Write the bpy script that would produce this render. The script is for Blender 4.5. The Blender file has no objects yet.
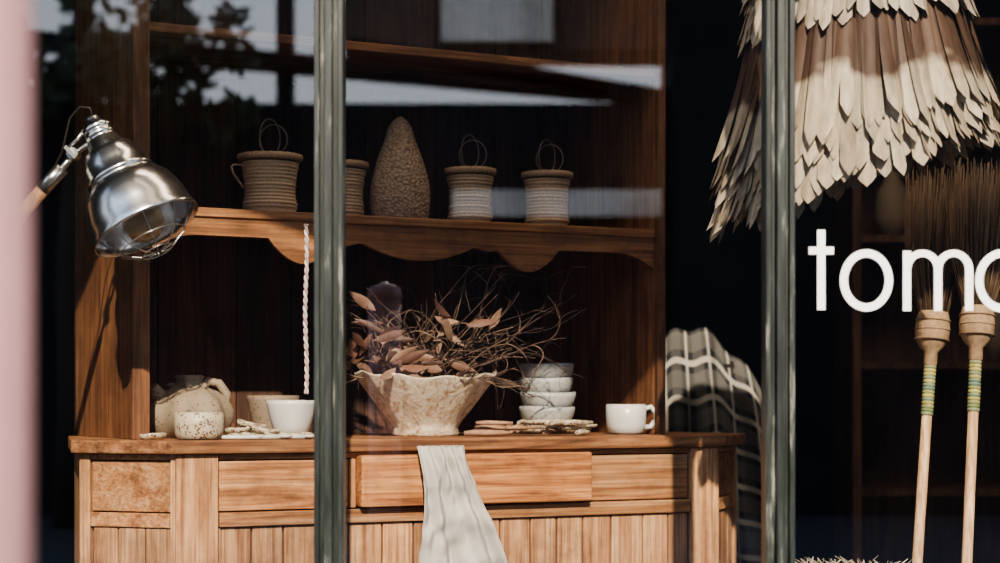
import bpy, bmesh, math, random
from mathutils import Vector, Matrix, noise
R=random.Random(7)
F=1750.0; ZC=0.94; PI=math.pi
scene=bpy.context.scene
def P(px,py,Y): return Vector(((px-500)/F*Y, Y, ZC+(400-py)/F*Y))

# ------------------------------------------------------------ materials
def mat(name):
    m=bpy.data.materials.new(name); m.use_nodes=True
    nt=m.node_tree; b=nt.nodes['Principled BSDF']; return m,nt,b
def N(nt,t,**k):
    n=nt.nodes.new(t)
    for a,v in k.items():
        if a in n.inputs.keys(): n.inputs[a].default_value=v
        else: setattr(n,a,v)
    return n
def L(nt,a,b): nt.links.new(a,b)
def ramp(nt,stops):
    r=nt.nodes.new('ShaderNodeValToRGB'); e=r.color_ramp.elements
    while len(e)<len(stops): e.new(0.5)
    for i,(p,c) in enumerate(stops):
        e[i].position=p; e[i].color=(*c,1)
    return r
def coords(nt,scale=(1,1,1),rand=0.0,kind='Object'):
    tc=N(nt,'ShaderNodeTexCoord'); mp=N(nt,'ShaderNodeMapping'); mp.inputs['Scale'].default_value=scale
    src=tc.outputs[kind]
    if rand:
        g=N(nt,'ShaderNodeNewGeometry'); mu=N(nt,'ShaderNodeVectorMath',operation='SCALE'); mu.inputs[0].default_value=(1,1.7,2.3)
        ml=N(nt,'ShaderNodeMath',operation='MULTIPLY'); ml.inputs[1].default_value=rand
        L(nt,g.outputs['Random Per Island'],ml.inputs[0]); L(nt,ml.outputs[0],mu.inputs['Scale'])
        ad=N(nt,'ShaderNodeVectorMath',operation='ADD'); L(nt,src,ad.inputs[0]); L(nt,mu.outputs[0],ad.inputs[1]); src=ad.outputs[0]
    L(nt,src,mp.inputs['Vector']); return mp.outputs[0]
def bump(nt,b,h,s=0.3,d=0.01):
    n=N(nt,'ShaderNodeBump'); n.inputs['Strength'].default_value=s; n.inputs['Distance'].default_value=d
    L(nt,h,n.inputs['Height']); L(nt,n.outputs[0],b.inputs['Normal'])
def mixc(nt,fac,a,b,mode='MIX',f=1.0):
    m=N(nt,'ShaderNodeMix',data_type='RGBA',blend_type=mode)
    if fac is None: m.inputs[0].default_value=f
    else: L(nt,fac,m.inputs[0])
    for s,i in((a,6),(b,7)):
        if isinstance(s,tuple): m.inputs[i].default_value=(*s,1)
        else: L(nt,s,m.inputs[i])
    return m.outputs[2]
def wood(name,dark,mid,light,axis='x',rough=0.7,var=0.35,wear=0.65,line=0.7,sat=1.03):
    m,nt,b=mat(name)
    sc={'x':(1.6,22,22),'z':(22,22,1.6),'y':(22,1.6,22)}[axis]
    v=coords(nt,sc,rand=9.0)
    n1=N(nt,'ShaderNodeTexNoise',Scale=1.0,Detail=6.0,Roughness=0.65,Distortion=1.6); L(nt,v,n1.inputs['Vector'])
    r=ramp(nt,[(0.30,dark),(0.47,mid),(0.68,light)]); L(nt,n1.outputs[0],r.inputs[0])
    sc2={'x':(4,160,160),'z':(160,160,4),'y':(160,4,160)}[axis]
    v2=coords(nt,sc2,rand=5.0)
    n2=N(nt,'ShaderNodeTexNoise',Scale=1.0,Detail=3.0); L(nt,v2,n2.inputs['Vector'])
    r2=ramp(nt,[(0.35,(0.42,0.35,0.30)),(0.6,(1,1,1))]); L(nt,n2.outputs[0],r2.inputs[0])
    c=mixc(nt,None,r.outputs[0],r2.outputs[0],'MULTIPLY',line)
    v3=coords(nt,(5,5,5)); n3=N(nt,'ShaderNodeTexNoise',Scale=1.0,Detail=6.0,Roughness=0.7); L(nt,v3,n3.inputs['Vector'])
    r3=ramp(nt,[(0.33,(0.32,0.26,0.22)),(0.55,(1,1,1))]); L(nt,n3.outputs[0],r3.inputs[0])
    c=mixc(nt,None,c,r3.outputs[0],'MULTIPLY',wear)
    g=N(nt,'ShaderNodeNewGeometry'); mr=N(nt,'ShaderNodeMapRange'); mr.inputs['To Min'].default_value=1-var; mr.inputs['To Max'].default_value=1.15
    L(nt,g.outputs['Random Per Island'],mr.inputs[0])
    hs=N(nt,'ShaderNodeHueSaturation'); hs.inputs['Saturation'].default_value=sat; L(nt,c,hs.inputs['Color']); L(nt,mr.outputs[0],hs.inputs['Value'])
    L(nt,hs.outputs[0],b.inputs['Base Color']); b.inputs['Roughness'].default_value=rough
    bump(nt,b,n2.outputs[0],0.35,0.003); return m
def plain(name,c,rough=0.5,metal=0.0,ns=0,amt=0.3,bs=0.0):
    m,nt,b=mat(name); b.inputs['Roughness'].default_value=rough; b.inputs['Metallic'].default_value=metal
    if ns:
        v=coords(nt,(1,1,1)); n=N(nt,'ShaderNodeTexNoise',Scale=float(ns),Detail=5.0,Roughness=0.65); L(nt,v,n.inputs['Vector'])
        d=tuple(x*(1-amt) for x in c); l=tuple(min(1,x*(1+amt)) for x in c)
        r=ramp(nt,[(0.3,d),(0.7,l)]); L(nt,n.outputs[0],r.inputs[0]); L(nt,r.outputs[0],b.inputs['Base Color'])
        if bs: bump(nt,b,n.outputs[0],bs,0.004)
    else: b.inputs['Base Color'].default_value=(*c,1)
    return m
def speckle(name,c,spot,scale=180,th=0.2,rough=0.45):
    m,nt,b=mat(name); v=coords(nt)
    vo=N(nt,'ShaderNodeTexVoronoi',Scale=float(scale)); L(nt,v,vo.inputs['Vector'])
    r=ramp(nt,[(th,(1,1,1)),(th+0.06,(0,0,0))]); L(nt,vo.outputs['Distance'],r.inputs[0])
    n=N(nt,'ShaderNodeTexNoise',Scale=scale*0.3,Detail=3.0); L(nt,v,n.inputs['Vector'])
    r2=ramp(nt,[(0.46,(0,0,0)),(0.52,(1,1,1))]); L(nt,n.outputs[0],r2.inputs[0])
    mu=N(nt,'ShaderNodeMath',operation='MULTIPLY'); L(nt,r.outputs[0],mu.inputs[0]); L(nt,r2.outputs[0],mu.inputs[1])
    n3=N(nt,'ShaderNodeTexNoise',Scale=18.0,Detail=4.0); L(nt,v,n3.inputs['Vector'])
    base=mixc(nt,n3.outputs[0],tuple(x*0.72 for x in c),c)
    L(nt,mixc(nt,mu.outputs[0],base,spot),b.inputs['Base Color']); b.inputs['Roughness'].default_value=rough
    bump(nt,b,n3.outputs[0],0.2,0.004)
    return m
def island(name,cols,rough=0.6,streak=None,transl=0.0):
    m,nt,b=mat(name); g=N(nt,'ShaderNodeNewGeometry')
    r=ramp(nt,[(i/(max(1,len(cols)-1)),c) for i,c in enumerate(cols)]); L(nt,g.outputs['Random Per Island'],r.inputs[0])
    c=r.outputs[0]
    v=coords(nt,streak or (30,30,30),rand=5.0); n=N(nt,'ShaderNodeTexNoise',Scale=1.0,Detail=4.0); L(nt,v,n.inputs['Vector'])
    r2=ramp(nt,[(0.3,(0.5,0.45,0.4)),(0.62,(1,1,1))]); L(nt,n.outputs[0],r2.inputs[0])
    c=mixc(nt,None,c,r2.outputs[0],'MULTIPLY',0.7)
    L(nt,c,b.inputs['Base Color']); b.inputs['Roughness'].default_value=rough
    bump(nt,b,n.outputs[0],0.2,0.003); return m

pine_x=wood('pine_h',(0.26,0.105,0.045),(0.55,0.27,0.12),(0.74,0.45,0.24),'x')
pine_z=wood('pine_v',(0.30,0.135,0.062),(0.59,0.32,0.16),(0.77,0.50,0.29),'z')
drawer_x=wood('pine_drawer',(0.21,0.08,0.032),(0.48,0.205,0.08),(0.64,0.34,0.15),'x',var=0.05)
top_x=wood('worn_countertop',(0.10,0.045,0.022),(0.31,0.14,0.06),(0.50,0.28,0.145),'x')
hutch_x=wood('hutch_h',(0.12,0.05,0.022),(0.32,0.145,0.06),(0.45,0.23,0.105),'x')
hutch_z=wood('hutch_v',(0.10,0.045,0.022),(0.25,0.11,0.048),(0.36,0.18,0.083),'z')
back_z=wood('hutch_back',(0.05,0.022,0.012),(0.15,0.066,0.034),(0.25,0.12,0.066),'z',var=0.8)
dark=plain('dark_gap',(0.012,0.008,0.006),0.9)
palewood=wood('pale_wood',(0.38,0.22,0.11),(0.56,0.37,0.22),(0.70,0.50,0.32),'z',var=0.1,wear=0.2)
twine=island('twine',[(0.38,0.26,0.16),(0.54,0.39,0.25)],0.9,(250,250,250))
iron=plain('dark_wire',(0.03,0.025,0.02),0.5,0.6)
tanwire=plain('tan_wire',(0.22,0.16,0.12),0.5,0.3)
chrome=plain('chrome',(0.78,0.78,0.77),0.24,1.0,ns=40,amt=0.1)
steel=plain('brushed_steel',(0.6,0.59,0.56),0.3,1.0)

# ------------------------------------------------------------ mesh builder
class MB:
    def __init__(s): s.bm=bmesh.new(); s.M=Matrix.Identity(4)
    def v(s,co): return s.bm.verts.new(s.M@Vector(co))
    def f(s,vs,mi=0,sm=False):
        try: fa=s.bm.faces.new(vs)
        except ValueError: return
        fa.material_index=mi; fa.smooth=sm
    def box(s,a,b,mi=0,M=None):
        M=M or Matrix.Identity(4)
        c=[(x,y,z) for x in(a[0],b[0]) for y in(a[1],b[1]) for z in(a[2],b[2])]
        vs=[s.v(M@Vector(p)) for p in c]
        for q in((0,1,3,2),(4,6,7,5),(0,4,5,1),(2,3,7,6),(0,2,6,4),(1,5,7,3)): s.f([vs[i] for i in q],mi)
    def prism(s,pts,z0,z1,mi=0,M=None):
        M=M or Matrix.Identity(4)
        lo=[s.v(M@Vector((p[0],p[1],z0))) for p in pts]; hi=[s.v(M@Vector((p[0],p[1],z1))) for p in pts]; n=len(pts)
        s.f(lo[::-1],mi); s.f(hi,mi)
        for i in range(n): s.f([lo[i],lo[(i+1)%n],hi[(i+1)%n],hi[i]],mi)
    def lathe(s,prof,M=None,seg=40,mi=0,fn=None,sm=True,cap0=False,cap1=False):
        M=M or Matrix.Identity(4); rings=[]
        for k,(r,z) in enumerate(prof):
            ring=[]
            for i in range(seg):
                a=2*PI*i/seg; rr,zz=r,z
                if fn: rr,zz=fn(r,z,a,k)
                ring.append(s.v(M@Vector((rr*math.cos(a),rr*math.sin(a),zz))))
            rings.append(ring)
        for k in range(len(rings)-1):
            for i in range(seg):
                j=(i+1)%seg; s.f([rings[k][i],rings[k][j],rings[k+1][j],rings[k+1][i]],mi,sm)
        if cap0: s.f(rings[0][::-1],mi)
        if cap1: s.f(rings[-1],mi)
    def tube(s,pts,rad,mi=0,seg=8,closed=False,sm=True):
        pts=[Vector(p) for p in pts]; n=len(pts)
        if not isinstance(rad,(list,tuple)): rad=[rad]*n
        T=[]
        for i in range(n):
            a=pts[(i-1)%n] if (i>0 or closed) else pts[i]; b=pts[(i+1)%n] if (i<n-1 or closed) else pts[i]
            t=b-a; T.append(t.normalized() if t.length>1e-9 else Vector((0,0,1)))
        up=Vector((0,0,1)) if abs(T[0].z)<0.9 else Vector((1,0,0))
        nrm=T[0].cross(up).normalized(); rings=[]
        for i in range(n):
            nrm=(nrm-T[i]*nrm.dot(T[i])).normalized(); bn=T[i].cross(nrm)
            rings.append([s.v(pts[i]+(nrm*math.cos(2*PI*k/seg)+bn*math.sin(2*PI*k/seg))*rad[i]) for k in range(seg)])
        for i in range(n if closed else n-1):
            A=rings[i];B=rings[(i+1)%n]
            for k in range(seg):
                j=(k+1)%seg; s.f([A[k],A[j],B[j],B[k]],mi,sm)
        if not closed: s.f(rings[0][::-1],mi); s.f(rings[-1],mi)
    def grid(s,fn,nu,nv,mi=0,sm=True):
        g=[[s.v(fn(i/nu,j/nv)) for i in range(nu+1)] for j in range(nv+1)]
        for j in range(nv):
            for i in range(nu): s.f([g[j][i],g[j][i+1],g[j+1][i+1],g[j+1][i]],mi,sm)
    def leaf(s,base,d,nrm,length,width,mi=0,curl=0.0,n=6,fold=0.15,pointed=0.35,blunt=False):
        d=d.normalized(); nrm=(nrm-d*nrm.dot(d)).normalized(); sd=d.cross(nrm); rows=[]
        ts=[i/n for i in range(n+1)]
        if blunt: ts=[0,0.25,0.5,0.72,1-pointed,1-pointed*0.45,1.0]
        for t in ts:
            if blunt: w=width*(1.0 if t<=1-pointed else ((1-t)/pointed)**0.8)*(0.7+0.3*min(1,t*1.6))
            else: w=width*math.sin(PI*min(0.9999,max(0.0,t))**0.85)
            w=max(w,0.0004)
            c=base+d*(length*t)+nrm*(curl*length*t*t)
            rows.append([s.v(c-sd*w*0.5+nrm*w*fold*-1),s.v(c),s.v(c+sd*w*0.5+nrm*w*fold*-1)])
        for i in range(len(ts)-1):
            for k in(0,1): s.f([rows[i][k],rows[i][k+1],rows[i+1][k+1],rows[i+1][k]],mi,True)
    def done(s,name,mats,loc=(0,0,0),rz=0.0,bevel=0,solid=0,sub=0,recalc=True,parent=None):
        if recalc: bmesh.ops.recalc_face_normals(s.bm,faces=s.bm.faces)
        me=bpy.data.meshes.new(name); s.bm.to_mesh(me); s.bm.free()
        for m in mats: me.materials.append(m)
        o=bpy.data.objects.new(name,me); scene.collection.objects.link(o); o.location=loc; o.rotation_euler=(0,0,rz)
        if parent: o.parent=parent
        if solid:
            k=o.modifiers.new('s','SOLIDIFY'); k.thickness=solid; k.offset=0
        if bevel:
            k=o.modifiers.new('b','BEVEL'); k.width=bevel; k.segments=2; k.limit_method='ANGLE'; k.angle_limit=math.radians(50)
        if sub:
            k=o.modifiers.new('u','SUBSURF'); k.levels=sub; k.render_levels=sub
        return o
def empty(name,loc=(0,0,0),rz=0):
    e=bpy.data.objects.new(name,None); scene.collection.objects.link(e); e.location=loc; e.rotation_euler=(0,0,rz); return e
def T(x,y,z): return Matrix.Translation((x,y,z))
def align(origin,axis):
    q=Vector((0,0,1)).rotation_difference(Vector(axis).normalized())
    return Matrix.Translation(origin)@q.to_matrix().to_4x4()

# ------------------------------------------------------------ dresser
TH=math.radians(26); CU,SU=math.cos(TH),math.sin(TH); L0=Vector((-0.811,4.0,0))
def W(a,v,z=0): return Vector((L0.x+CU*a-SU*v, L0.y+SU*a+CU*v, z))
def apx(px,v):
    k=(px-500)/F; return (k*(L0.y+CU*v)-L0.x+SU*v)/(CU-SU*k)
def D(px,v,z=0.85): return W(apx(px,v),v,z)
dresser=empty('wooden_hutch_dresser',L0,TH)
CT=0.85
m=MB()
off=0.022
m.prism([(-0.068,0.50),(-0.144-off,0.022-off*0.4),(0.028-off*0.4,-0.15-off),(1.453+off*0.4,-0.15-off),(1.625+off,0.022-off*0.4),(1.55,0.50)],CT-0.03,CT)
m.done('countertop',[top_x],bevel=0.004,parent=dresser)
m=MB()
m.prism([(-0.03,0.48),(-0.12,0.03),(0.036,-0.136),(1.445,-0.136),(1.60,0.03),(1.51,0.48)],0.02,CT-0.031)
m.done('carcass_core',[dark],parent=dresser)
m=MB(); m.prism([(-0.06,0.49),(-0.15,0.02),(0.026,-0.156),(1.455,-0.156),(1.63,0.02),(1.54,0.49)],0.0,0.1)
m.done('plinth',[pine_x],bevel=0.004,parent=dresser)
fy=-0.15
m=MB()
m.box((0.028,fy-0.006,0.1),(0.126,fy+0.02,0.819)); m.box((1.368,fy-0.006,0.1),(1.453,fy+0.02,0.819))
x=0.129
while x<1.36:
    w=min(0.083+R.uniform(-0.012,0.012),1.366-x)
    m.box((x,fy+0.002,0.1),(x+w-0.004,fy+0.02,0.653)); x+=w
m.done('front_boards',[pine_z],bevel=0.003,parent=dresser)
m=MB()
m.box((0.128,fy-0.002,0.806),(1.366,fy+0.02,0.819))
m.box((0.130,fy+0.004,0.690),(0.440,fy+0.02,0.803))
m.box((1.076,fy+0.004,0.690),(1.364,fy+0.02,0.803))
m.box((0.128,fy-0.008,0.655),(1.366,fy+0.02,0.687))
m.done('front_rails',[pine_x],bevel=0.0025,parent=dresser)
m=MB(); m.box((0.458,fy-0.034,0.692),(1.066,fy+0.02,0.812)); m.done('drawer_front',[drawer_x],bevel=0.005,parent=dresser)
m=MB(); m.box((0.443,fy-0.004,0.69),(0.455,fy+0.02,0.804)); m.done('drawer_divider',[pine_z],bevel=0.002,parent=dresser)
for side in(0,1):
    p0=Vector((0.028,-0.15,0)) if side==0 else Vector((1.453,-0.15,0)); p1=Vector((-0.144,0.022,0)) if side==0 else Vector((1.625,0.022,0))
    d=(p1-p0); ln=d.length; d.normalize(); nn=Vector((d.y,-d.x,0))
    if nn.y>0: nn=-nn
    Mx=Matrix(((d.x,nn.x,0,p0.x),(d.y,nn.y,0,p0.y),(0,0,1,0),(0,0,0,1)))
    m=MB()
    m.box((0.0,-0.02,0.1),(0.012,0.0,0.819),M=Mx); m.box((ln-0.025,-0.02,0.1),(ln,0.0,0.819),M=Mx)
    xx=0.014
    for w in(0.066,0.07,0.064): m.box((xx,-0.02,0.1),(xx+w-0.003,-0.006,0.653),M=Mx); xx+=w
    m.done('canted_end_boards_%d'%side,[pine_z],bevel=0.002,parent=dresser)
    m=MB()
    m.box((0.013,-0.02,0.655),(ln-0.026,-0.001,0.687),M=Mx); m.box((0.013,-0.02,0.806),(ln-0.026,-0.002,0.819),M=Mx)
    m.box((0.015,-0.02,0.69),(ln-0.028,-0.007,0.803),M=Mx)
    m.done('canted_end_rails_%d'%side,[pine_x],bevel=0.002,parent=dresser)
    m=MB()
    if side==0: m.prism([(-0.144,0.024),(-0.126,0.024),(-0.036,0.49),(-0.054,0.49)],0.1,0.819)
    else: m.prism([(1.607,0.024),(1.625,0.024),(1.535,0.49),(1.517,0.49)],0.1,0.819)
    m.done('side_panel_%d'%side,[pine_z],bevel=0.002,parent=dresser)
# hutch
HT=2.3
m=MB()
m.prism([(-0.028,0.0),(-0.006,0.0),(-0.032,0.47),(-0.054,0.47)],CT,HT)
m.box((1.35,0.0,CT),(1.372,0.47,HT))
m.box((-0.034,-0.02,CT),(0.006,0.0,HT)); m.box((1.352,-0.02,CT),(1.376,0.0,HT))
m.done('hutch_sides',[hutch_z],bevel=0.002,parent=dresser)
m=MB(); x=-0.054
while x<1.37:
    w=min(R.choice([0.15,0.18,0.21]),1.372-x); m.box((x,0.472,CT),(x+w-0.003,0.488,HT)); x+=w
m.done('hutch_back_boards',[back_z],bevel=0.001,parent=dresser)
S1=1.386; S2=1.804
m=MB()
for zt in(S1,S2):
    m.prism([(-0.004,-0.012),(1.349,-0.012),(1.349,0.47),(-0.030,0.47)],zt-0.022,zt)
m.prism([(-0.08,-0.05),(1.42,-0.05),(1.42,0.49),(-0.08,0.49)],HT,HT+0.06)
m.done('hutch_shelves',[hutch_x],bevel=0.003,parent=dresser)
def vd(a):
    c=0.673; q=abs(a-c)
    d=0.042
    d+=0.058*max(0,math.cos((q-0.30)/0.085*PI/2))**0.8 if abs(q-0.30)<0.085 else 0
    d+=0.040*max(0,math.cos(q/0.15*PI/2))**0.8 if q<0.15 else 0
    d+=0.012*max(0,1-abs(q-0.19)/0.05)
    if q>0.56: d+=0.040*((q-0.56)/0.11)**2
    return d
m=MB(); n=150
top=[];bot=[]
for yy in(-0.006,0.012):
    top.append([m.v((0.007+1.343*i/n,yy,S1-0.022)) for i in range(n+1)]); bot.append([m.v((0.007+1.343*i/n,yy,S1-0.022-vd(1.343*i/n))) for i in range(n+1)])
for i in range(n):
    m.f([top[0][i],top[0][i+1],bot[0][i+1],bot[0][i]]); m.f([top[1][i+1],top[1][i],bot[1][i],bot[1][i+1]]); m.f([bot[0][i],bot[0][i+1],bot[1][i+1],bot[1][i]],0,True); m.f([top[0][i+1],top[0][i],top[1][i],top[1][i+1]])
m.done('scalloped_valance',[hutch_x],parent=dresser)

# ------------------------------------------------------------ shelf goods
def spool(px,v,r,h,loops=True,ear=False):
    m=MB(); prof=[(0.001,0.0),(r*0.8,0.0),(r*0.82,0.008),(r*0.80,0.012)]
    rows=13; z0=0.014; z1=h-0.02
    for i in range(rows):
        t=i/rows; zz=z0+(z1-z0)*t; dz=(z1-z0)/rows; rr=r*(0.82-0.07*math.sin(PI*t*1.1)+0.05*t*t)+R.uniform(-1,1)*0.0015
        for q in range(4): prof.append((rr+0.0042*math.sin(PI*(q+0.5)/4),zz+dz*(q+0.5)/4))
    m.lathe(prof,seg=48,mi=0)
    m.lathe([(r*0.8,h-0.018),(r*1.0,h-0.016),(r*1.02,h-0.009),(r*1.0,h-0.002),(r*0.7,h),(0.012,h),(0.012,h-0.01)],seg=48,mi=0,fn=lambda rr,z,a,k:(rr*(1+0.01*math.sin(9*a)),z+0.001*math.sin(23*a)))
    if loops:
        for q,(ph,w,hh) in enumerate([(0.3,0.030,0.088),(-0.7,0.036,0.075)]):
            pts=[(math.cos(ph)*w*math.sin(t*2*PI)*1.0+0.008*q,math.sin(ph)*w*math.sin(t*2*PI),h-0.002+hh*(0.5-0.5*math.cos(t*2*PI))) for t in [i/28 for i in range(28)]]
            m.tube(pts,0.0017,1,6,closed=True)
    if ear:
        pts=[(-r*0.85-0.03*math.sin(t*PI),0,h*0.80-0.055*t+0.02*math.sin(t*PI)) for t in [i/12 for i in range(13)]]
        m.tube(pts,0.0028,0,6)
    return m.done('twine_spool',[twine,tanwire],loc=D(px,v,S1),rz=TH)
spool(270,0.10,0.078,0.148,ear=True); spool(341,0.13,0.068,0.145,False); spool(470,0.10,0.066,0.145); spool(547,0.10,0.067,0.148)
m,nt,b=mat('woven_cone'); v=coords(nt); 
vo=N(nt,'ShaderNodeTexVoronoi',Scale=130.0); L(nt,v,vo.inputs['Vector'])
L(nt,mixc(nt,vo.outputs['Distance'],(0.50,0.37,0.25),(0.20,0.13,0.085)),b.inputs['Base Color']); b.inputs['Roughness'].default_value=0.9
bump(nt,b,vo.outputs['Distance'],0.9,0.006); conem=m
m=MB(); prof=[(0.001,0)]
for i in range(40):
    t=i/39; r=0.072*(0.88+0.24*math.sin(PI*min(1,t*1.1+0.14)))*(1-t**2.1*0.66)
    if t>0.86: r*=math.sqrt(max(0.02,1-((t-0.86)/0.14)**2))
    prof.append((r*0.97+0.0015*(i%2),0.002+0.262*t))
prof.append((0.001,0.265))
m.lathe(prof,seg=48); m.done('woven_cone_basket',[conem],loc=D(400,0.10,S1))

# ------------------------------------------------------------ ceramics on counter
cream=speckle('speckled_cream',(0.60,0.52,0.38),(0.14,0.07,0.035),170,0.42)
greyc=speckle('grey_stoneware',(0.50,0.51,0.49),(0.28,0.26,0.23),200,0.3)
whitec=speckle('white_glaze',(0.70,0.70,0.67),(0.5,0.47,0.42),120,0.15,0.3)
tanc=speckle('tan_stoneware',(0.32,0.25,0.175),(0.12,0.075,0.045),120,0.26,0.7)
def vessel(name,pr,matl,loc,seg=48,wob=0.01,thick=0.004,rz=0,ph=0.0):
    m=MB(); full=[(0.001,0.0)]+pr; rt,zt=pr[-1]
    inner=[(max(0.001,r-thick),max(z,0.006)) for r,z in pr[::-1]]
    inner[0]=(rt-thick,zt-0.0005)
    full=full+[(rt-thick*0.5,zt+0.001)]+inner+[(0.001,0.007)]
    m.lathe(full,seg=seg,fn=lambda r,z,a,k:(r*(1+wob*math.sin(2*a+ph)+wob*0.6*math.sin(5*a+1)),z*(1+wob*1.2*math.sin(a+ph))))
    return m,matl
def bowlp(r,h,foot=0.5,n=9,p=0.5):
    return [(r*foot*0.9,0.0),(r*foot,0.004)]+[(r*(foot+(1-foot)*(i/n)**p),0.004+(h-0.004)*(i/n)) for i in range(1,n+1)]
def put(name,pr,matl,loc,**k):
    m,mt=vessel(name,pr,matl,loc,**k); return m.done(name,[mt],loc=loc)
put('speckled_ceramic_cup',[(0.040,0),(0.050,0.004),(0.054,0.015),(0.0555,0.035),(0.055,0.061)],cream,D(199,-0.085,CT),wob=0.006)
put('stoneware_bowl',bowlp(0.066,0.10,0.6),tanc,D(273,0.27,CT))
put('white_ceramic_bowl',bowlp(0.060,0.088,0.5),whitec,D(291,0.03,CT))
m=MB()
def gf(r,z,a,k): return (r*(1+0.07*math.cos(7*a)*min(1,r/0.06)),z+0.004*math.sin(3*a)*(r>0.05))
gp=[(0.001,0),(0.06,0.001),(0.084,0.014),(0.099,0.040),(0.100,0.065),(0.088,0.092),(0.064,0.110),(0.044,0.119),(0.034,0.128),(0.032,0.138),(0.036,0.146),(0.030,0.149),(0.024,0.142),(0.001,0.134)]
m.lathe(gp,seg=70,fn=gf)
m.tube([(-0.06,-0.02,0.085),(-0.074,-0.03,0.100),(-0.082,-0.035,0.114),(-0.088,-0.038,0.120)],[0.024,0.021,0.017,0.015],0,14)
m.tube([(0.03,0,0.118),(0.046,0.0,0.135),(0.070,0,0.130),(0.088,0,0.105),(0.088,0,0.07)],[0.011,0.011,0.011,0.011,0.011],0,10)
for a in(0.4,2.0,3.3,4.6,5.6): m.lathe([(0.001,-0.008),(0.009,-0.004),(0.011,0.002),(0.007,0.008),(0.001,0.010)],M=T(0.042*math.cos(a),0.042*math.sin(a),0.122),seg=12)
m.done('gourd_teapot',[tanc],loc=D(189,0.11,CT),rz=0.2)
m=MB()
for k,(px,v,z,r,tl) in enumerate([(246,-0.06,0.0,0.046,0),(262,-0.07,0.012,0.036,0.12),(238,-0.075,0.013,0.030,-0.1),(276,-0.10,0.0,0.030,0.05),(297,-0.08,0.0,0.042,0.03),(152,-0.01,0.0,0.034,0.03),(250,-0.03,0.024,0.034,0.22)]):
    w=D(px,v,CT+z)
    Mx=Matrix.Translation(w)@Matrix.Rotation(tl,4,'Y')
    m.lathe([(0.001,0.0),(r*0.7,0.0),(r*0.95,0.006),(r,0.013),(r*0.94,0.014),(r*0.6,0.007),(0.001,0.005)],M=Mx,seg=32,fn=lambda rr,z,a,kk:(rr*(1+0.09*math.sin(2*a+k)+0.04*math.sin(5*a+k)),z+0.002*math.sin(3*a+k)*(rr>0.02)))
m.done('ceramic_dish_assortment',[cream])
m=MB()
for px,v,dx,z in[(238,-0.135,0.075,0.004),(262,-0.142,0.085,0.004),(290,-0.142,0.07,0.004)]:
    w=D(px,v,CT+z+0.002); d=Vector((CU,SU,0.0)); 
    m.tube([w-d*dx*0.5,w,w+d*dx*0.5],[0.004,0.005,0.006],0,8)
    m.lathe([(0.001,-0.004),(0.012,-0.002),(0.017,0.004),(0.013,0.004),(0.001,0.001)],M=Matrix.Translation(w+d*(dx*0.5+0.012)),seg=20)
m.done('ceramic_spoon_set',[whitec])
# hanging twisted yarn cord
m=MB(); w=D(306,-0.026,0)
z1=S1-0.030; z0=0.955
for q in(0,1):
    pts=[(0.0026*math.cos(t*70+q*PI)+0.002*math.sin(t*9),0.0026*math.sin(t*70+q*PI),z1+(z0-z1)*t) for t in [i/240 for i in range(241)]]
    m.tube(pts,0.0033,q,7)
m.done('hanging_twisted_yarn_cord',[plain('white_yarn',(0.66,0.61,0.58),0.9),plain('pink_yarn',(0.50,0.35,0.33),0.9)],loc=(w.x,w.y,0))
# flared bowl
m,nt,b=mat('bark_weave'); v=coords(nt,(1,1,1.0))
n1=N(nt,'ShaderNodeTexNoise',Scale=26.0,Detail=7.0,Roughness=0.75,Distortion=1.5); L(nt,v,n1.inputs['Vector'])
r=ramp(nt,[(0.32,(0.28,0.15,0.08)),(0.42,(0.54,0.39,0.25)),(0.52,(0.78,0.68,0.53))]); L(nt,n1.outputs[0],r.inputs[0])
vo=N(nt,'ShaderNodeTexVoronoi',Scale=30.0,feature='DISTANCE_TO_EDGE'); L(nt,v,vo.inputs['Vector'])
r2=ramp(nt,[(0.0,(0.60,0.48,0.38)),(0.06,(1,1,1))]); L(nt,vo.outputs['Distance'],r2.inputs[0])
L(nt,mixc(nt,None,r.outputs[0],r2.outputs[0],'MULTIPLY',0.5),b.inputs['Base Color']); b.inputs['Roughness'].default_value=0.75
bump(nt,b,n1.outputs[0],0.8,0.010); bark=m
BW=D(425,0.06,CT)
m=MB()
m.lathe([(0.001,0),(0.078,0.0),(0.084,0.006),(0.080,0.020),(0.090,0.036),(0.112,0.062),(0.135,0.092),(0.158,0.122),(0.176,0.148),(0.178,0.153),(0.171,0.150),(0.150,0.122),(0.120,0.088),(0.07,0.03),(0.001,0.02)],seg=90,
  fn=lambda r,z,a,k:(r*(1+0.022*math.sin(3*a+0.5)+0.012*math.sin(11*a+k*.4)),z*(1+0.05*math.sin(2*a+1)+0.025*math.sin(9*a))))
m.done('flared_bark_bowl',[bark],loc=BW)
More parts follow.
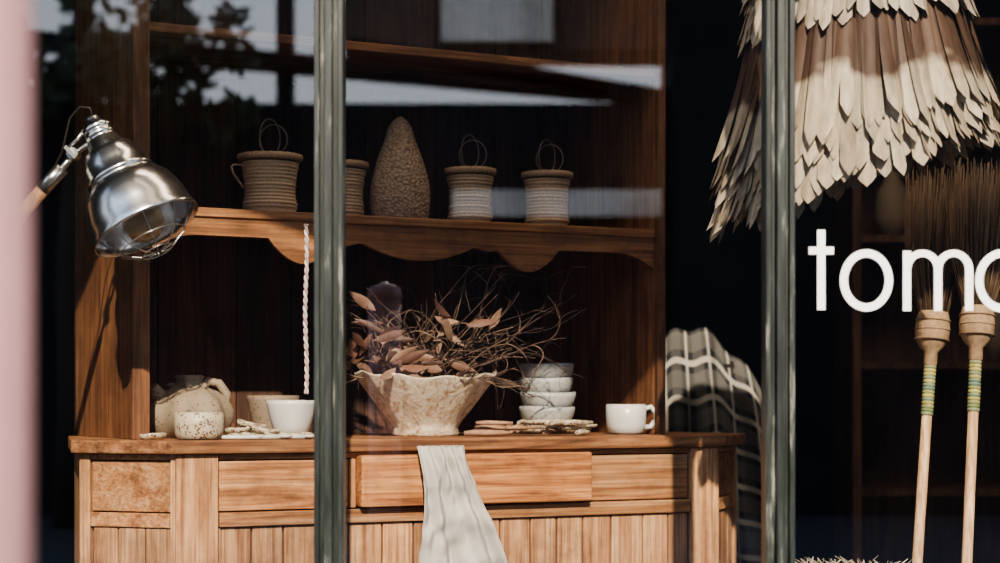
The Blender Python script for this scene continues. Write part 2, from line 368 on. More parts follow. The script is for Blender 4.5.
# twigs & leaves
R.seed(21)
twigm=island('twig_bark',[(0.03,0.018,0.014),(0.09,0.05,0.035),(0.28,0.19,0.13)],0.8)
leafm=island('dried_leaf',[(0.09,0.043,0.03),(0.20,0.10,0.065),(0.29,0.18,0.12),(0.14,0.08,0.06)],0.6)
m=MB()
def twig(base,d,ln,r,depth=0,turn=0.5):
    pts=[base.copy()]; dd=d.normalized(); n=14
    cv=Vector((R.uniform(-1,1),R.uniform(-0.5,0.5),R.uniform(-0.8,0.6)))*turn
    for i in range(n):
        dd=(dd+cv*0.11+Vector((R.uniform(-1,1),R.uniform(-1,1),R.uniform(-1,1)))*0.13).normalized()
        nx=pts[-1]+dd*ln/n
        if nx.y>0.10 and nx.x>0.10: nx.y=0.10
        if nx.y<-0.17: nx.y=-0.17
        nx.z=min(nx.z,0.42)
        lim=0.035+(0.12 if (nx.xy.length<0.18) else 0.03)
        if nx.z<lim: nx.z=max(pts[-1].z,lim-0.01)
        pts.append(nx)
        if depth<2 and i in(3,6,9,11) and R.random()<(0.5 if depth==0 else 0.3):
            twig(nx,(dd+Vector((R.uniform(-1,1),R.uniform(-1,1),R.uniform(-0.6,0.8)))*0.9),ln*0.42,r*0.65,depth+1,turn)
    m.tube(pts,[r*(1-0.6*i/n) for i in range(n+1)],0,5)
    return pts
for i in range(90):
    a=R.uniform(-PI,PI); b0=Vector((0.11*math.cos(a)*R.random(),0.10*math.sin(a)*R.random(),0.125))
    side=R.random()
    if side<0.50: d=Vector((R.uniform(0.3,1.1),R.uniform(-0.4,0.3),R.uniform(0.25,1.3))); ln=R.uniform(0.20,0.42)
    elif side<0.78: d=Vector((R.uniform(-1.2,-0.4),R.uniform(-0.4,0.3),R.uniform(-0.1,0.35))); ln=R.uniform(0.14,0.28)
    else: d=Vector((R.uniform(-0.6,0.6),R.uniform(-0.3,0.3),R.uniform(0.4,0.9))); ln=R.uniform(0.13,0.26)
    twig(b0,d,ln,R.uniform(0.0013,0.0030),0,R.uniform(0.8,2.8))
for i in range(54):
    a=R.uniform(-PI,PI); q=R.random()**0.6
    c=Vector((-0.06+0.16*math.cos(a)*q,0.12*math.sin(a)*q-0.03,0.16+0.11*(1-q)*R.random()+0.02*R.random()))
    if i%5==0: c+=Vector((R.uniform(0.0,0.20),0,R.uniform(0.03,0.12)))
    d=Vector((R.uniform(-1,1),R.uniform(-0.6,0.2),R.uniform(-0.5,0.7)))
    m.leaf(c,d,Vector((R.uniform(-0.6,0.6),-1,R.uniform(-0.5,0.8))),R.uniform(0.055,0.095),R.uniform(0.018,0.028),1,R.uniform(-0.6,0.6),fold=R.uniform(0.1,0.5))
m.done('dried_twig_and_leaf_arrangement',[twigm,leafm],loc=BW,solid=0)
# stacked bowls
R.seed(5)
st=D(547,0.20,CT)
m=MB(); z=0.0
for r,h in((0.088,0.014),(0.084,0.014)):
    m.lathe([(0.001,z),(r*0.7,z),(r*0.96,z+0.007),(r,z+h),(r*0.95,z+h),(0.001,z+0.006)],seg=48,fn=lambda rr,zz,a,k:(rr*(1+0.015*math.sin(3*a)),zz)); z+=0.012
m.done('ceramic_plate_stack',[cream],loc=st)
m=MB()
for k in range(4):
    z=0.026+k*0.038; rr=0.074-0.001*k; ox=0.003*math.sin(k*2.1)
    pr=[(0.001,0),(rr*0.72,0.0),(rr*0.86,0.008),(rr*0.95,0.02),(rr,0.034),(rr*1.01,0.046),(rr*0.97,0.047),(rr*0.9,0.02),(rr*0.6,0.008),(0.001,0.006)]
    m.lathe(pr,M=T(ox,0,z),seg=48,fn=lambda r,zz,a,kk:(r*(1+0.012*math.sin(2*a+k*2)),zz+0.0015*math.sin(a*2+k)))
m.done('stoneware_bowl_stack',[greyc],loc=st)
m=MB()
for i in range(26):
    px=R.uniform(482,598); v=R.uniform(-0.11,0.02); lay=i//9
    w=D(px,v,CT+0.009+0.012*lay); ang=TH+R.uniform(-0.7,0.7); d=Vector((math.cos(ang),math.sin(ang),0.0)); ln=R.uniform(0.05,0.10); r=R.uniform(0.005,0.0085)
    m.tube([w-d*ln/2,w-d*ln*0.2+Vector((0,0,0.001)),w+d*ln*0.2,w+d*ln/2],[r*0.7,r,r*0.9,r*0.6],R.choice([0,0,1]) if px>510 else 1,10)
for px,v,z,r in((535,-0.04,0.03,0.035),(560,-0.03,0.032,0.034),(586,-0.02,0.02,0.030)):
    m.lathe([(0.001,0.0),(r*0.8,0.0),(r,0.006),(r*0.9,0.008),(0.001,0.004)],M=Matrix.Translation(D(px,v,CT+z)),seg=28,mi=0,fn=lambda rr,z,a,k:(rr*(1+0.08*math.sin(3*a)),z))
m.done('carved_scoop_pile',[cream,plain('carved_brown',(0.33,0.20,0.125),0.7,ns=60)])
m=MB()
m.lathe([(0.001,0),(0.034,0),(0.046,0.006),(0.051,0.022),(0.053,0.045),(0.052,0.078),(0.049,0.079),(0.049,0.05),(0.044,0.015),(0.001,0.01)],seg=48)
m.tube([(0.049,0,0.066),(0.066,0,0.072),(0.078,0,0.058),(0.078,0,0.038),(0.066,0,0.020),(0.047,0,0.018)],[0.007]*6,0,12)
m.done('white_ceramic_mug',[whitec],loc=D(626,0.03,CT),rz=0.1)
m=MB(); m.lathe([(0.001,0),(0.026,0),(0.031,0.01),(0.030,0.035),(0.020,0.06),(0.014,0.075),(0.016,0.083),(0.012,0.083),(0.010,0.07),(0.001,0.06)],seg=36)
m.done('small_bud_vase',[whitec],loc=D(653,0.13,CT))

# linen towel
m,nt,b=mat('linen'); v=coords(nt)
wv=N(nt,'ShaderNodeTexWave',Scale=420.0,bands_direction='Z',Distortion=1.0); L(nt,v,wv.inputs['Vector'])
n1=N(nt,'ShaderNodeTexNoise',Scale=14.0,Detail=5.0); L(nt,v,n1.inputs['Vector'])
L(nt,mixc(nt,n1.outputs[0],(0.40,0.37,0.33),(0.60,0.57,0.52)),b.inputs['Base Color']); b.inputs['Roughness'].default_value=0.95; bump(nt,b,wv.outputs[0],0.15,0.002); linen=m
m=MB()
def tf(s,t):
    z=0.832-0.47*t
    a0=apx(417,-0.2)+0.004*math.sin(t*5); a1=apx(464,-0.2)+ (apx(506,-0.2)-apx(464,-0.2))*min(1,t*1.55)**1.1
    a=a0+(a1-a0)*s
    nz=noise.noise(Vector((s*4,t*7,1.3)))*0.014+noise.noise(Vector((s*9+t*5,t*13,5.3)))*0.009
    fold=0.013*math.sin(s*13+2.0*t+1.6*math.sin(t*4))*(0.5+0.8*t)+0.008*math.sin(s*27-5*t)+nz
    y=-0.205-0.020*min(1,t*5)+fold-0.006*math.sin(t*9+s*3)
    if t<0.04: y=-0.199+fold*0.5; z=0.832-0.02*t
    return Vector((a,y,z))
m.grid(tf,60,80); m.done('linen_tea_towel',[linen],loc=L0,rz=TH,solid=0.0025,sub=1)

# ------------------------------------------------------------ desk lamp
lampE=empty('articulated_desk_lamp')
LY=3.72; K=LY/F
top=P(91,117,LY); ax=Vector((0.46,-0.14,-0.88)).normalized()
Ml=align(top,ax)
m=MB()
pf=[(0.5,0),(6,0),(8,3),(8,9),(12,10),(15,12),(15,16),(13.5,17),(15,18.5),(15,23),(13.5,24),(16,26),(18,34),(24,38),(28,45),(31,54),(33,64),(35,66),(35,69),(33,70),(38,74),(45,82),(49,92),(52,105),(53.5,117),(55.5,122),(55.5,125),(54,125),(51,117),(49,104),(45,92),(38,80),(26,72),(12,68),(0.5,68)]
m.lathe([(r*K,z*K*1.04) for r,z in pf],M=Ml,seg=64); m.done('reflector_shade',[chrome],parent=lampE,recalc=False)
m=MB(); m.lathe([(0.5*K,66*K),(12*K,68*K),(12*K,84*K),(9*K,86*K)],M=Ml,seg=24,mi=0)
m.done('bulb_socket',[plain('bakelite',(0.03,0.03,0.03),0.4)],parent=lampE)
m=MB(); m.lathe([(8*K,90*K),(11*K,98*K),(18*K,108*K),(21*K,120*K),(18*K,132*K),(9*K,140*K),(0.5*K,141*K)],M=Ml,seg=32)
gm,gnt,gb=mat('bulb_glass'); gb.inputs['Base Color'].default_value=(0.9,0.80,0.62,1); gb.inputs['Roughness'].default_value=0.05; gb.inputs['Transmission Weight'].default_value=0.85
m.done('light_bulb',[gm],parent=lampE)
m=MB()
for i in range(8):
    a=2*PI*i/8
    m.tube([Ml@Vector((r*K*math.cos(a),r*K*math.sin(a),z*K)) for r,z in((47,123),(41,135),(31,147),(18,154),(4,156))],0.0014,0,6)
for r,z in((34,144),(16,155)):
    m.tube([Ml@Vector((r*K*math.cos(2*PI*i/32),r*K*math.sin(2*PI*i/32),z*K)) for i in range(32)],0.0014,0,6,closed=True)
m.done('wire_cage',[steel],parent=lampE)
m=MB()
j=P(74,154,LY)
m.tube([P(97,138,LY),P(86,146,LY),j],0.006,0,12)
m.tube([j+Vector((0,-0.02,0)),j+Vector((0,0.02,0))],0.012,0,20)
m.tube([j+Vector((0,-0.03,0)),j+Vector((0,-0.02,0))],0.006,0,12)
m.box((-0.016,-0.004,-0.004),(0.016,0.004,0.004),M=Matrix.Translation(j+Vector((0,-0.03,0)))@Matrix.Rotation(0.8,4,'Y'))
m.tube([j,P(64,166,LY),P(57,174,LY)],[0.007,0.007,0.009],0,14)
m.tube([P(62,168,LY),P(42,190,LY)],0.0155,0,20)
j2=P(68,148,LY); m.tube([P(84,130,LY),P(77,140,LY),j2],0.004,0,10)
base=P(-95,352,LY)
m.tube([base+Vector((0,-0.025,0)),base+Vector((0,0.025,0))],0.022,0,20)
m.tube([base,Vector((base.x,LY,0.03))],0.014,0,20)
m.lathe([(0.001,0.0),(0.15,0.0),(0.15,0.012),(0.12,0.024),(0.02,0.035),(0.001,0.035)],M=T(base.x,LY,0),seg=48)
m.done('metal_fittings',[steel],parent=lampE)
m=MB(); m.tube([P(44,188,LY),base],0.0145,0,20); m.done('wooden_arm',[wood('arm_wood',(0.20,0.10,0.05),(0.36,0.21,0.12),(0.48,0.30,0.18),'z',var=0.1,wear=0.2)],parent=lampE)
m=MB(); pts=[P(93,118,LY),P(90,108,LY),P(80,107,LY),P(70,118,LY),P(66,135,LY),P(62,152,LY),P(54,168,LY+.02),P(38,200,LY+0.03),P(-20,280,LY+0.03),P(-90,350,LY+0.03)]
m.tube(pts,0.0026,0,8); m.done('power_cord',[iron],parent=lampE)

# ------------------------------------------------------------ leaf pendant
R.seed(11)
pe=empty('leaf_fringe_pendant_shade'); PY=3.80; KP=PY/F
cx=(857-500)*KP; rimz=ZC+(400-188)*KP
H=0.62; SL=0.34
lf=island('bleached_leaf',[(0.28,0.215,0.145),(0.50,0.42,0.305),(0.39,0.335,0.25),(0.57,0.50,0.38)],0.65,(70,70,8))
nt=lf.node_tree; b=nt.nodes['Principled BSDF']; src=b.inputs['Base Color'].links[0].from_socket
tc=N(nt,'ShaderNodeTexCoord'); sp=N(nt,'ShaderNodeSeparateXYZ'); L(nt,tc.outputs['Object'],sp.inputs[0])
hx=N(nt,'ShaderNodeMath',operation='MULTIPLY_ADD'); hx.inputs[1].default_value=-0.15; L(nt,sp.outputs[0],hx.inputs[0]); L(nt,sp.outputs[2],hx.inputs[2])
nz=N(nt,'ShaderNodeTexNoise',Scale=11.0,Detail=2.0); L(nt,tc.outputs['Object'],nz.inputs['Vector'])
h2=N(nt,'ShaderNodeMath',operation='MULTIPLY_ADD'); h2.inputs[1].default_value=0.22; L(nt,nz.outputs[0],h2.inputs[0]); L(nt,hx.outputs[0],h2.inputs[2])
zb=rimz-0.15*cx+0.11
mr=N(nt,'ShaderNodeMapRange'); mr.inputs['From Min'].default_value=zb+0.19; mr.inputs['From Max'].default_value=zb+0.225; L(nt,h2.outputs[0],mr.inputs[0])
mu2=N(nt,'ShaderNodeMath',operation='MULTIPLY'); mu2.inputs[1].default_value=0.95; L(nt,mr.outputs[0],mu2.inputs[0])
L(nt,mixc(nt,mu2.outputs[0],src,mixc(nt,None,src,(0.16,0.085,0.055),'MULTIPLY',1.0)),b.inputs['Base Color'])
lfp=island('pale_leaf',[(0.44,0.38,0.29),(0.56,0.50,0.40),(0.34,0.29,0.22)],0.65,(70,70,8))
def sk(h,a,r=None):
    rr=(0.292-0.128*(max(h,0)/H)**0.9) if r is None else r
    x=rr*math.cos(a); y=rr*math.sin(a)*0.72
    return Vector((cx+x,PY+y,rimz+h+SL*x*max(0,1-h/H)))
m=MB()
tiers=[(0.20,0.205,46,0),(0.27,0.24,46,0),(0.34,0.265,44,0),(0.40,0.31,44,0),(0.50,0.175,38,1),(0.60,0.19,34,1)]
for ti,(h,ln,n,mi) in enumerate(tiers):
    for sub in(0,1):
      for i in range(n):
        a=2*PI*(i+0.5*sub+R.uniform(-.2,.2))/n
        p0=sk(h,a); p1=sk(max(h-ln,-0.03),a); q0=Vector((math.cos(a),math.sin(a)*0.8,0))
        out=0.005*ti+0.004*sub
        base=p0+q0*out; d=(p1+q0*(out+0.012))-base
        L_=(p1-p0).length*R.uniform(0.86,1.09); w=2*PI*(0.29-0.13*max(0,h-ln)/H)/n*R.uniform(0.70,1.02)
        m.leaf(base,d,q0+Vector((R.uniform(-.45,.45),R.uniform(-.45,.45),0)),L_,w,mi,R.uniform(-0.03,0.10),fold=R.uniform(0.08,0.32),pointed=0.11,blunt=True)
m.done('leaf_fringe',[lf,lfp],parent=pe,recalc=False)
m=MB(); 
m.grid(lambda s,t:sk(0.05+0.57*t,2*PI*s,(0.292-0.128*((0.05+0.57*t)/H)**0.9)-0.02),48,8)
m.done('lining_cone',[plain('lining',(0.10,0.065,0.04),0.9)],parent=pe)
m=MB(); m.tube([(cx,PY,rimz+H-0.03),(cx,PY,3.0)],0.004,0,8); m.lathe([(0.15,0),(0.15,0.012),(0.001,0.016)],M=T(cx,PY,rimz+H-0.02),seg=32); m.done('suspension_cord',[iron],parent=pe)

# ------------------------------------------------------------ brooms
R.seed(13)
bris=island('broom_bristle',[(0.14,0.085,0.048),(0.26,0.17,0.10),(0.34,0.24,0.15)],0.8)
bindm=island('broom_binding',[(0.05,0.18,0.09),(0.48,0.43,0.14),(0.06,0.16,0.18)],0.7)
knob=plain('broom_shoulder',(0.36,0.24,0.14),0.8,ns=70,bs=0.4)
def broom(px0,py0,px1,Y,dy):
    neck=P(px0,py0,Y); 
    slope=(px1-px0)/(563-py0)
    dx=-slope; ax=Vector((dx,dy,1)).normalized()
    foot=neck-ax*((neck.z-0.0)/ax.z)
    m=MB()
    m.tube([foot,neck],[0.0135,0.0125],0,16)
    Mx=align(neck,ax)
    m.lathe([(0.0135,-0.035),(0.017,-0.03),(0.017,0.0),(0.03,0.012),(0.041,0.035),(0.043,0.06),(0.040,0.085),(0.036,0.10),(0.001,0.10)],M=Mx,seg=32,mi=1)
    for i in range(14):
        z=-0.16+i*0.009; m.lathe([(0.0135,0.0),(0.0155,0.002),(0.0155,0.007),(0.0135,0.009)],M=Mx@T(0,0,z),seg=18,mi=2)
    for zz in(0.03,0.055,0.078): m.tube([Mx@Vector((0.0425*math.cos(2*PI*i/28),0.0425*math.sin(2*PI*i/28),zz)) for i in range(28)],0.002,3,6,closed=True)
    for i in range(330):
        a=R.uniform(0,2*PI); q=math.sqrt(R.random()); b=Vector((0.034*q*math.cos(a),0.034*q*math.sin(a),0.09))
        ln=R.uniform(0.26,0.38); e=Vector((0.085*q*math.cos(a)+R.uniform(-.01,.01),0.06*q*math.sin(a),0.09+ln)); mid=(b+e)/2+Vector((0.015*q*math.cos(a),0.0,0))
        m.tube([Mx@b,Mx@mid,Mx@e],[0.0016,0.0015,0.0008],3,4)
    m.done('straw_broom',[palewood,knob,bindm,bris])
broom(931,352,912,4.36,0.10); broom(976,347,961,4.30,0.10); broom(1022,350,1002,4.42,0.10)

# ------------------------------------------------------------ plaid blanket
m,nt,b=mat('plaid_wool'); tc=N(nt,'ShaderNodeTexCoord'); sp=N(nt,'ShaderNodeSeparateXYZ'); L(nt,tc.outputs['UV'],sp.inputs[0])
def band(out,per,lo,hi):
    mo=N(nt,'ShaderNodeMath',operation='FRACT'); mm=N(nt,'ShaderNodeMath',operation='MULTIPLY'); mm.inputs[1].default_value=per
    L(nt,out,mm.inputs[0]); L(nt,mm.outputs[0],mo.inputs[0])
    a=N(nt,'ShaderNodeMath',operation='GREATER_THAN'); a.inputs[1].default_value=lo; bb=N(nt,'ShaderNodeMath',operation='LESS_THAN'); bb.inputs[1].default_value=hi
    L(nt,mo.outputs[0],a.inputs[0]); L(nt,mo.outputs[0],bb.inputs[0]); r=N(nt,'ShaderNodeMath',operation='MULTIPLY'); L(nt,a.outputs[0],r.inputs[0]); L(nt,bb.outputs[0],r.inputs[1]); return r.outputs[0]
cc=(0.016,0.018,0.020)
PU,PV=5,16
def half(o,f):
    h=N(nt,'ShaderNodeMath',operation='MULTIPLY'); h.inputs[1].default_value=f; L(nt,o,h.inputs[0]); return h.outputs[0]
c=mixc(nt,half(band(sp.outputs[0],PU,0.45,0.90),0.35),cc,(0.16,0.15,0.13))
c=mixc(nt,half(band(sp.outputs[1],PV,0.45,0.90),0.40),c,(0.18,0.17,0.15))
c=mixc(nt,half(band(sp.outputs[0],PU,0.12,0.22),0.9),c,(0.42,0.39,0.33))
c=mixc(nt,half(band(sp.outputs[1],PV,0.08,0.24),0.9),c,(0.42,0.39,0.33))
L(nt,c,b.inputs['Base Color']); b.inputs['Roughness'].default_value=1.0; plaid=m
def gridobj(name,fn,nu,nv,mats,solid=0.004,parent=None):
    me=bpy.data.meshes.new(name); vs=[fn(i/nu,j/nv) for j in range(nv+1) for i in range(nu+1)]
    fs=[(j*(nu+1)+i,j*(nu+1)+i+1,(j+1)*(nu+1)+i+1,(j+1)*(nu+1)+i) for j in range(nv) for i in range(nu)]
    me.from_pydata(vs,[],fs); uv=me.uv_layers.new(name='UVMap')
    for p in me.polygons:
        p.use_smooth=True
        for li in p.loop_indices:
            vi=me.loops[li].vertex_index; uv.data[li].uv=((vi%(nu+1))/nu,(vi//(nu+1))/nv)
    for q in mats: me.materials.append(q)
    o=bpy.data.objects.new(name,me); scene.collection.objects.link(o)
    if solid: k=o.modifiers.new('s','SOLIDIFY'); k.thickness=solid
    if parent: o.parent=parent
    return o
BX=0.01; BY=5.44
rack=empty('blanket_stand')
m=MB()
m.tube([(0.56,BY,1.07),(0.74,BY,1.04)],0.012,0,14)
for x in(0.58,0.72):
    m.tube([(x,BY,1.06),(x,BY-.02,0.0)],0.012,0,12); m.tube([(x,BY,1.06),(x,BY+.02,0.0)],0.012,0,12)
m.done('stand_frame',[dark],parent=rack)
def bf(s,t):
    u=abs(t-0.5)*2
    sgn=-1 if t<0.5 else 1
    topz=1.165-0.19*max(0,(s-0.35)/0.65)**1.4-0.05*max(0,(0.25-s)/0.25)**2+0.012*math.sin(s*17)
    f=(0.034*math.sin(s*12+2.5*t)+0.012*math.sin(s*25+t*7)+0.025*noise.noise(Vector((s*5,t*8,2))))*min(1,u*2.2)
    x=0.49+BX+0.32*s+0.20*u*(s-0.2)+0.04*math.sin(u*4+s*3)*u+0.015*math.sin(s*14+1)*u
    drop=u*(0.90+0.06*math.sin(s*6))
    y=BY+sgn*(0.006+0.07*min(1,u*1.2)+0.05*u)+f
    z=topz-drop
    return Vector((x,y,max(z,0.05)))
gridobj('plaid_wool_throw',bf,80,110,[plaid])

# straw basket bottom right
strawm=island('straw',[(0.30,0.25,0.18),(0.48,0.42,0.32),(0.58,0.53,0.44)],0.9)
m=MB(); c0=P(846,400,4.15); c0.z=0
prof=[(0.001,0)]
for i in range(42):
    z=0.012*i+0.004; prof+= [(0.13+0.03*(i/44)+0.004,z),(0.13+0.03*(i/44)+0.007,z+0.006)]
prof+=[(0.155,0.51),(0.145,0.50),(0.12,0.02),(0.001,0.02)]
m.lathe(prof,seg=48)
for i in range(420):
    a=R.uniform(0,2*PI); q=math.sqrt(R.random())*0.13; b=Vector((q*math.cos(a),q*math.sin(a),0.48)); e=b+Vector((R.uniform(-.07,.07),R.uniform(-.07,.07),R.uniform(0.02,0.085)))
    m.tube([b,(b+e)/2+Vector((0,0,0.02)),e],[0.0020,0.0018,0.0010],0,4)
m.done('straw_filled_basket',[strawm],loc=c0)
# dim shelving unit at the back right
shelfm=wood('shelf_wood',(0.05,0.025,0.015),(0.14,0.07,0.04),(0.22,0.12,0.07),'z')
m=MB()
for x in(1.25,1.95,2.65): m.box((x,6.2,0),(x+0.03,6.55,2.3))
for z in(0.1,0.6,1.05,1.5,1.95,2.27): m.box((1.28,6.2,z),(2.65,6.55,z+0.025))
m.box((1.25,6.55,0),(2.68,6.57,2.3)); m.done('wooden_shelving_unit',[shelfm])
m=MB()
for i in range(14):
    x=1.36+R.random()*1.2; z=R.choice([0.625,1.075,1.525,1.975]); 
    if abs(x-1.965)<0.10: x+=0.2
    r=R.uniform(0.04,0.07); h=R.uniform(0.10,0.26); m.lathe([(0.001,0),(r*0.7,0),(r,h*0.35),(r*0.85,h*0.7),(r*0.4,h*0.9),(r*0.5,h),(0.001,h*0.97)],M=T(x,6.36,z),seg=24)
m.done('pottery_vase_collection',[tanc])

# ------------------------------------------------------------ room shell
wallm=plain('charcoal_wall',(0.020,0.019,0.019),0.9,ns=3)
floorm=wood('dark_floor',(0.008,0.006,0.005),(0.02,0.014,0.01),(0.035,0.024,0.017),'x')
extm=plain('exterior_render',(0.10,0.105,0.10),0.85,ns=8)
def shell(name,a,b,mt):
    m=MB(); m.box(a,b); return m.done(name,[mt])
shell('floor',(-3,3.3,-0.1),(4,9,0),floorm); shell('ceiling',(-3,3.5,3.0),(4,9,3.1),wallm)
shell('wall_back',(-3,9,0),(4,9.1,3.0),wallm); shell('wall_left',(-3.1,3.3,0),(-3,9.1,3.1),wallm); shell('wall_right',(4,3.3,0),(4.1,9.1,3.1),wallm)
m=MB(); m.box((-3,3.34,0),(4,3.46,0.30)); m.box((-3,3.34,2.9),(4,3.46,4.6)); m.box((-3,3.34,0.3),(-2.1,3.46,2.9)); m.box((3.2,3.34,0.3),(4,3.46,2.9)); m.done('wall_front',[extm])
shell('ground',(-14,-16,-0.14),(14,3.33,-0.04),plain('asphalt',(0.05,0.05,0.052),0.9,ns=20))
m,nt,b=mat('weathered_green_steel'); v=coords(nt,(30,30,3)); n1=N(nt,'ShaderNodeTexNoise',Scale=1.5,Detail=7.0,Roughness=0.7); L(nt,v,n1.inputs['Vector'])
r=ramp(nt,[(0.42,(0.009,0.012,0.011)),(0.58,(0.028,0.035,0.032)),(0.68,(0.22,0.22,0.19))]); L(nt,n1.outputs[0],r.inputs[0]); L(nt,r.outputs[0],b.inputs['Base Color']); b.inputs['Roughness'].default_value=0.4; bump(nt,b,n1.outputs[0],0.3,0.003); frm=m
GY=3.4
win=empty('window_1')
m=MB()
mull=[-2.07,-1.20,-0.330,0.540,1.41,2.28,3.15]
for x in mull:
    w=0.028
    m.box((x-w,GY-0.02,0.33),(x+w,GY+0.03,2.87)); m.box((x-w,GY-0.034,0.33),(x-w+0.011,GY-0.02,2.87)); m.box((x+w-0.011,GY-0.034,0.33),(x+w,GY-0.02,2.87)); m.box((x-0.008,GY-0.042,0.33),(x+0.008,GY-0.02,2.87))
m.box((-2.1,GY-0.05,0.30),(3.2,GY+0.05,0.34)); m.box((-2.1,GY-0.04,2.86),(3.2,GY+0.04,2.9))
m.done('steel_frame',[frm],bevel=0.002,parent=win)
gm=bpy.data.materials.new('shop_glass'); gm.use_nodes=True; nt=gm.node_tree; nt.nodes.clear()
o=N(nt,'ShaderNodeOutputMaterial'); tr=N(nt,'ShaderNodeBsdfTransparent'); tr.inputs[0].default_value=(0.98,0.98,0.98,1); gl=N(nt,'ShaderNodeBsdfGlossy'); gl.inputs['Roughness'].default_value=0.0; gl.inputs['Color'].default_value=(1,1,1,1)
lw=N(nt,'ShaderNodeLayerWeight'); lw.inputs[0].default_value=0.5
pw=N(nt,'ShaderNodeMath',operation='POWER'); pw.inputs[1].default_value=5.0; L(nt,lw.outputs['Facing'],pw.inputs[0])
ma=N(nt,'ShaderNodeMath',operation='MULTIPLY_ADD'); ma.inputs[1].default_value=0.82; ma.inputs[2].default_value=0.17; L(nt,pw.outputs[0],ma.inputs[0])
mx=N(nt,'ShaderNodeMixShader'); L(nt,ma.outputs[0],mx.inputs[0]); L(nt,tr.outputs[0],mx.inputs[1]); L(nt,gl.outputs[0],mx.inputs[2]); L(nt,mx.outputs[0],o.inputs[0])
for i in range(len(mull)-1):
    m=MB(); x0=mull[i]+0.028; x1=mull[i+1]-0.028; vs=[m.v(p) for p in((x0,GY,0.34),(x1,GY,0.34),(x1,GY,2.86),(x0,GY,2.86))]; m.f(vs); m.done('glass_pane_%d'%i,[gm],parent=win)
# lettering
K2=GY/F
def lp(px,py): return Vector(((px-500)*K2,0,ZC+(400-py)*K2))
m=MB(); yF=[GY-0.003]
def flat(pts_out,pts_in,closed=True):
    yF[0]-=0.0003
    A=[m.v((p.x,yF[0],p.z)) for p in pts_out]; B=[m.v((p.x,yF[0],p.z)) for p in pts_in]; n=len(A)
    for i in range(n if closed else n-1): m.f([A[i],A[(i+1)%n],B[(i+1)%n],B[i]])
def rect(x0,y0,x1,y1):
    yF[0]-=0.0003; m.f([m.v((p.x,yF[0],p.z)) for p in(lp(x0,y0),lp(x1,y0),lp(x1,y1),lp(x0,y1))])
def ring(cx,cy,rx,ry,s):
    A=[];B=[]
    for i in range(64):
        a=2*PI*i/64; A.append(lp(cx+rx*math.cos(a),cy+ry*math.sin(a))); B.append(lp(cx+(rx-s)*math.cos(a),cy+(ry-s)*math.sin(a)))
    flat(A,B)
rect(817,230,825,310); rect(808.5,247,833.5,254.5)
ring(866,280.5,26.5,31,8)
rect(902.5,251,910.5,311)
def arch(cx,rx,base):
    A=[];B=[]; cy=270; ry=20
    for i in range(25):
        a=PI+PI*i/24; A.append(lp(cx+rx*math.cos(a),cy+ry*math.sin(a))); B.append(lp(cx+(rx-8)*math.cos(a),cy+(ry-7)*math.sin(a)))
    flat(A,B,False); rect(cx+rx-8,270,cx+rx,base)
arch(922,19.5,311); arch(953,19.5,311)
ring(1002,281,27.5,31.5,8)
o=m.done('window_lettering',[plain('white_vinyl',(0.9,0.9,0.9),0.5)],recalc=False)

# unseen awning-like panels, added to shade the upper hutch and the broom heads
aw=plain('sun_blocker_canvas',(0.30,0.29,0.27),0.9)
for x0,x1 in((-2.6,0.60),(1.12,3.9)):
    m=MB(); Ma=Matrix.Translation((0,3.33,2.93))@Matrix.Rotation(math.radians(180+18.0),4,'X')
    m.box((x0,0,0),(x1,1.03,0.012),M=Ma)
    for x in(x0+0.03,x1-0.03): m.tube([(x,3.335,2.55),(x,2.75,2.72)],0.01,0,8)
    m.done('unseen_sun_blocker',[aw])
m=MB(); m.tube([(-0.370,1.18,-0.04),(-0.370,1.18,1.26)],0.052,0,32); m.lathe([(0.052,0),(0.058,0.01),(0.05,0.04),(0.001,0.06)],M=T(-0.370,1.18,1.26),seg=32)
m.done('pink_bollard_post',[plain('pink_paint',(0.33,0.175,0.165),0.5,ns=6,amt=0.1)])

# opposite side of street (seen as reflections)
fd=plain('opposite_facade_dark',(0.015,0.016,0.019),0.9,ns=2)
cr=plain('opposite_cream_fascia',(0.75,0.70,0.62),0.9,ns=2)
br=plain('opposite_brown_parapet',(0.10,0.075,0.06),0.9,ns=2)
m=MB(); m.box((-9,-9,-0.04),(1.45,-8,3.45),0); m.box((1.45,-9,-0.04),(12,-7.9,7.2),0); m.box((-1.35,-9,3.95),(1.45,-8.2,6.5),1); m.done('opposite_shopfront_building',[fd,br])
m=MB()
for x0,z0,x1,z1,t in((-4.2,4.05,0.9,3.60,0.14),(-1.3,3.98,1.45,3.52,0.14)):
    dx=Vector((x1-x0,0,z1-z0)); ln=dx.length; m.box((0,-0.15,-t/2),(ln,0.15,t/2),M=Matrix.Translation((x0,-8.3,z0))@Matrix.Rotation(-math.atan2(z1-z0,x1-x0),4,'Y'))
for x in(-3.6,-1.85): m.box((x-0.07,-8.4,3.3),(x+0.07,-8.2,5.2))
m.done('opposite_roof_beams',[fd])
m=MB(); m.box((-0.5,-8.18,4.0),(0.45,-8.12,4.75)); m.box((-0.4,-7.9,2.48),(1.35,-7.85,2.70)); m.done('opposite_sign_boards',[cr])
m=MB(); R.seed(3)
tb=Vector((-3.3,-6.6,-0.04)); trunk=[tb,tb+Vector((0.03,0,1.0)),tb+Vector((0.0,0,2.0)),tb+Vector((0.08,0,3.0))]
m.tube(trunk,[0.13,0.11,0.10,0.09],0,10)
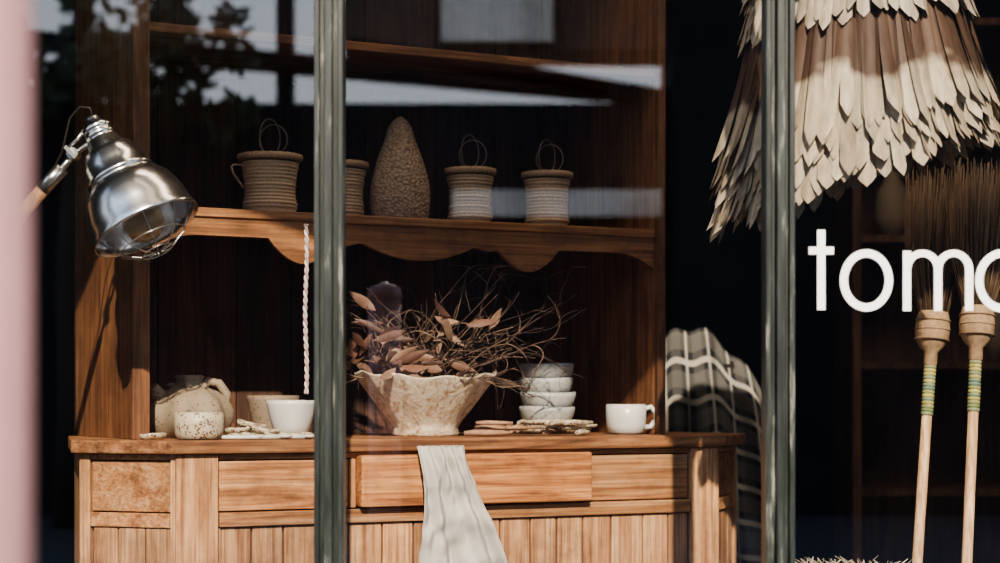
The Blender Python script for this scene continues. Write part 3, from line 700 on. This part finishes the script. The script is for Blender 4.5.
for k in range(16):
    a=2*PI*k/16*1.0+R.uniform(-.2,.2); st0=trunk[3]+Vector((0,0,R.uniform(-0.1,0.5)))
    d=Vector((math.cos(a)*1.2,math.sin(a)*0.7,R.uniform(-0.1,0.9))).normalized(); ln=R.uniform(0.9,1.7); pts=[st0]
    for i in range(8):
        d=(d+Vector((R.uniform(-1,1),R.uniform(-1,1),R.uniform(-1,0.7)))*0.16).normalized(); pts.append(pts[-1]+d*ln/8)
        if i>1:
            for q in range(2):
                e=pts[-1]+Vector((R.uniform(-.3,.3),R.uniform(-.2,.2),R.uniform(-.3,.3))); m.tube([pts[-1],e],[0.012,0.006],0,5)
                for s in range(6):
                    c=pts[-1].lerp(e,R.random()); m.leaf(c,Vector((R.uniform(-1,1),R.uniform(-.4,.4),R.uniform(-1,1))),Vector((0,1,0.2)),R.uniform(.12,.20),R.uniform(.045,.08),1)
    m.tube(pts,[0.04*(1-0.8*i/8) for i in range(9)],0,6)
m.done('street_tree',[plain('tree_bark',(0.05,0.04,0.03),0.9),plain('tree_leaf',(0.04,0.06,0.03),0.7)])

# ------------------------------------------------------------ light
w=bpy.data.worlds.new('World'); scene.world=w; w.use_nodes=True; nt=w.node_tree; bg=nt.nodes['Background']
tc=N(nt,'ShaderNodeTexCoord'); sp=N(nt,'ShaderNodeSeparateXYZ'); L(nt,tc.outputs['Generated'],sp.inputs[0])
r=ramp(nt,[(0.0,(0.90,0.93,0.97)),(0.35,(0.70,0.80,0.95)),(0.7,(0.32,0.48,0.80))]); L(nt,sp.outputs[2],r.inputs[0]); L(nt,r.outputs[0],bg.inputs[0]); bg.inputs[1].default_value=2.2
sd=bpy.data.lights.new('sun','SUN'); sd.energy=9.8; sd.angle=math.radians(0.6); sd.color=(1.0,0.87,0.69)
so=bpy.data.objects.new('sun',sd); scene.collection.objects.link(so); 
el=math.radians(35); az=math.radians(4)
dirv=Vector((-math.sin(az)*math.cos(el),math.cos(az)*math.cos(el),-math.sin(el)))
so.rotation_euler=dirv.to_track_quat('-Z','Y').to_euler(); so.location=(2,-5,8)
def fill_light(name,loc,aim,sx,sy,e):  # warm area light added as fill, no real fixture behind it
    ld=bpy.data.lights.new(name,'AREA'); ld.shape='RECTANGLE'; ld.size=sx; ld.size_y=sy; ld.energy=e; ld.color=(1.0,0.80,0.58)
    lo=bpy.data.objects.new(name,ld); scene.collection.objects.link(lo); lo.location=loc; lo.rotation_euler=Vector(aim).to_track_quat('-Z','Y').to_euler()
fill_light('added_fill_light',(-0.1,3.75,2.85),(0,0.55,-1),1.4,0.25,9)  # added fill, lifts the hutch shelves
fill_light('added_fill_light',(1.15,4.7,2.9),(-0.1,0.25,-1),0.5,0.5,14)  # added fill, lifts the blanket and right interior

cd=bpy.data.cameras.new('cam'); cam=bpy.data.objects.new('camera',cd); scene.collection.objects.link(cam); scene.camera=cam
cam.location=(0,0,ZC); cam.rotation_euler=(math.radians(90),0,0); cd.lens=63; cd.sensor_width=36; cd.shift_y=0.1185
cd.dof.use_dof=True; cd.dof.focus_distance=4.05; cd.dof.aperture_fstop=2.4; cd.clip_end=200
scene.view_settings.view_transform='AgX'; scene.view_settings.look='AgX - Medium High Contrast'
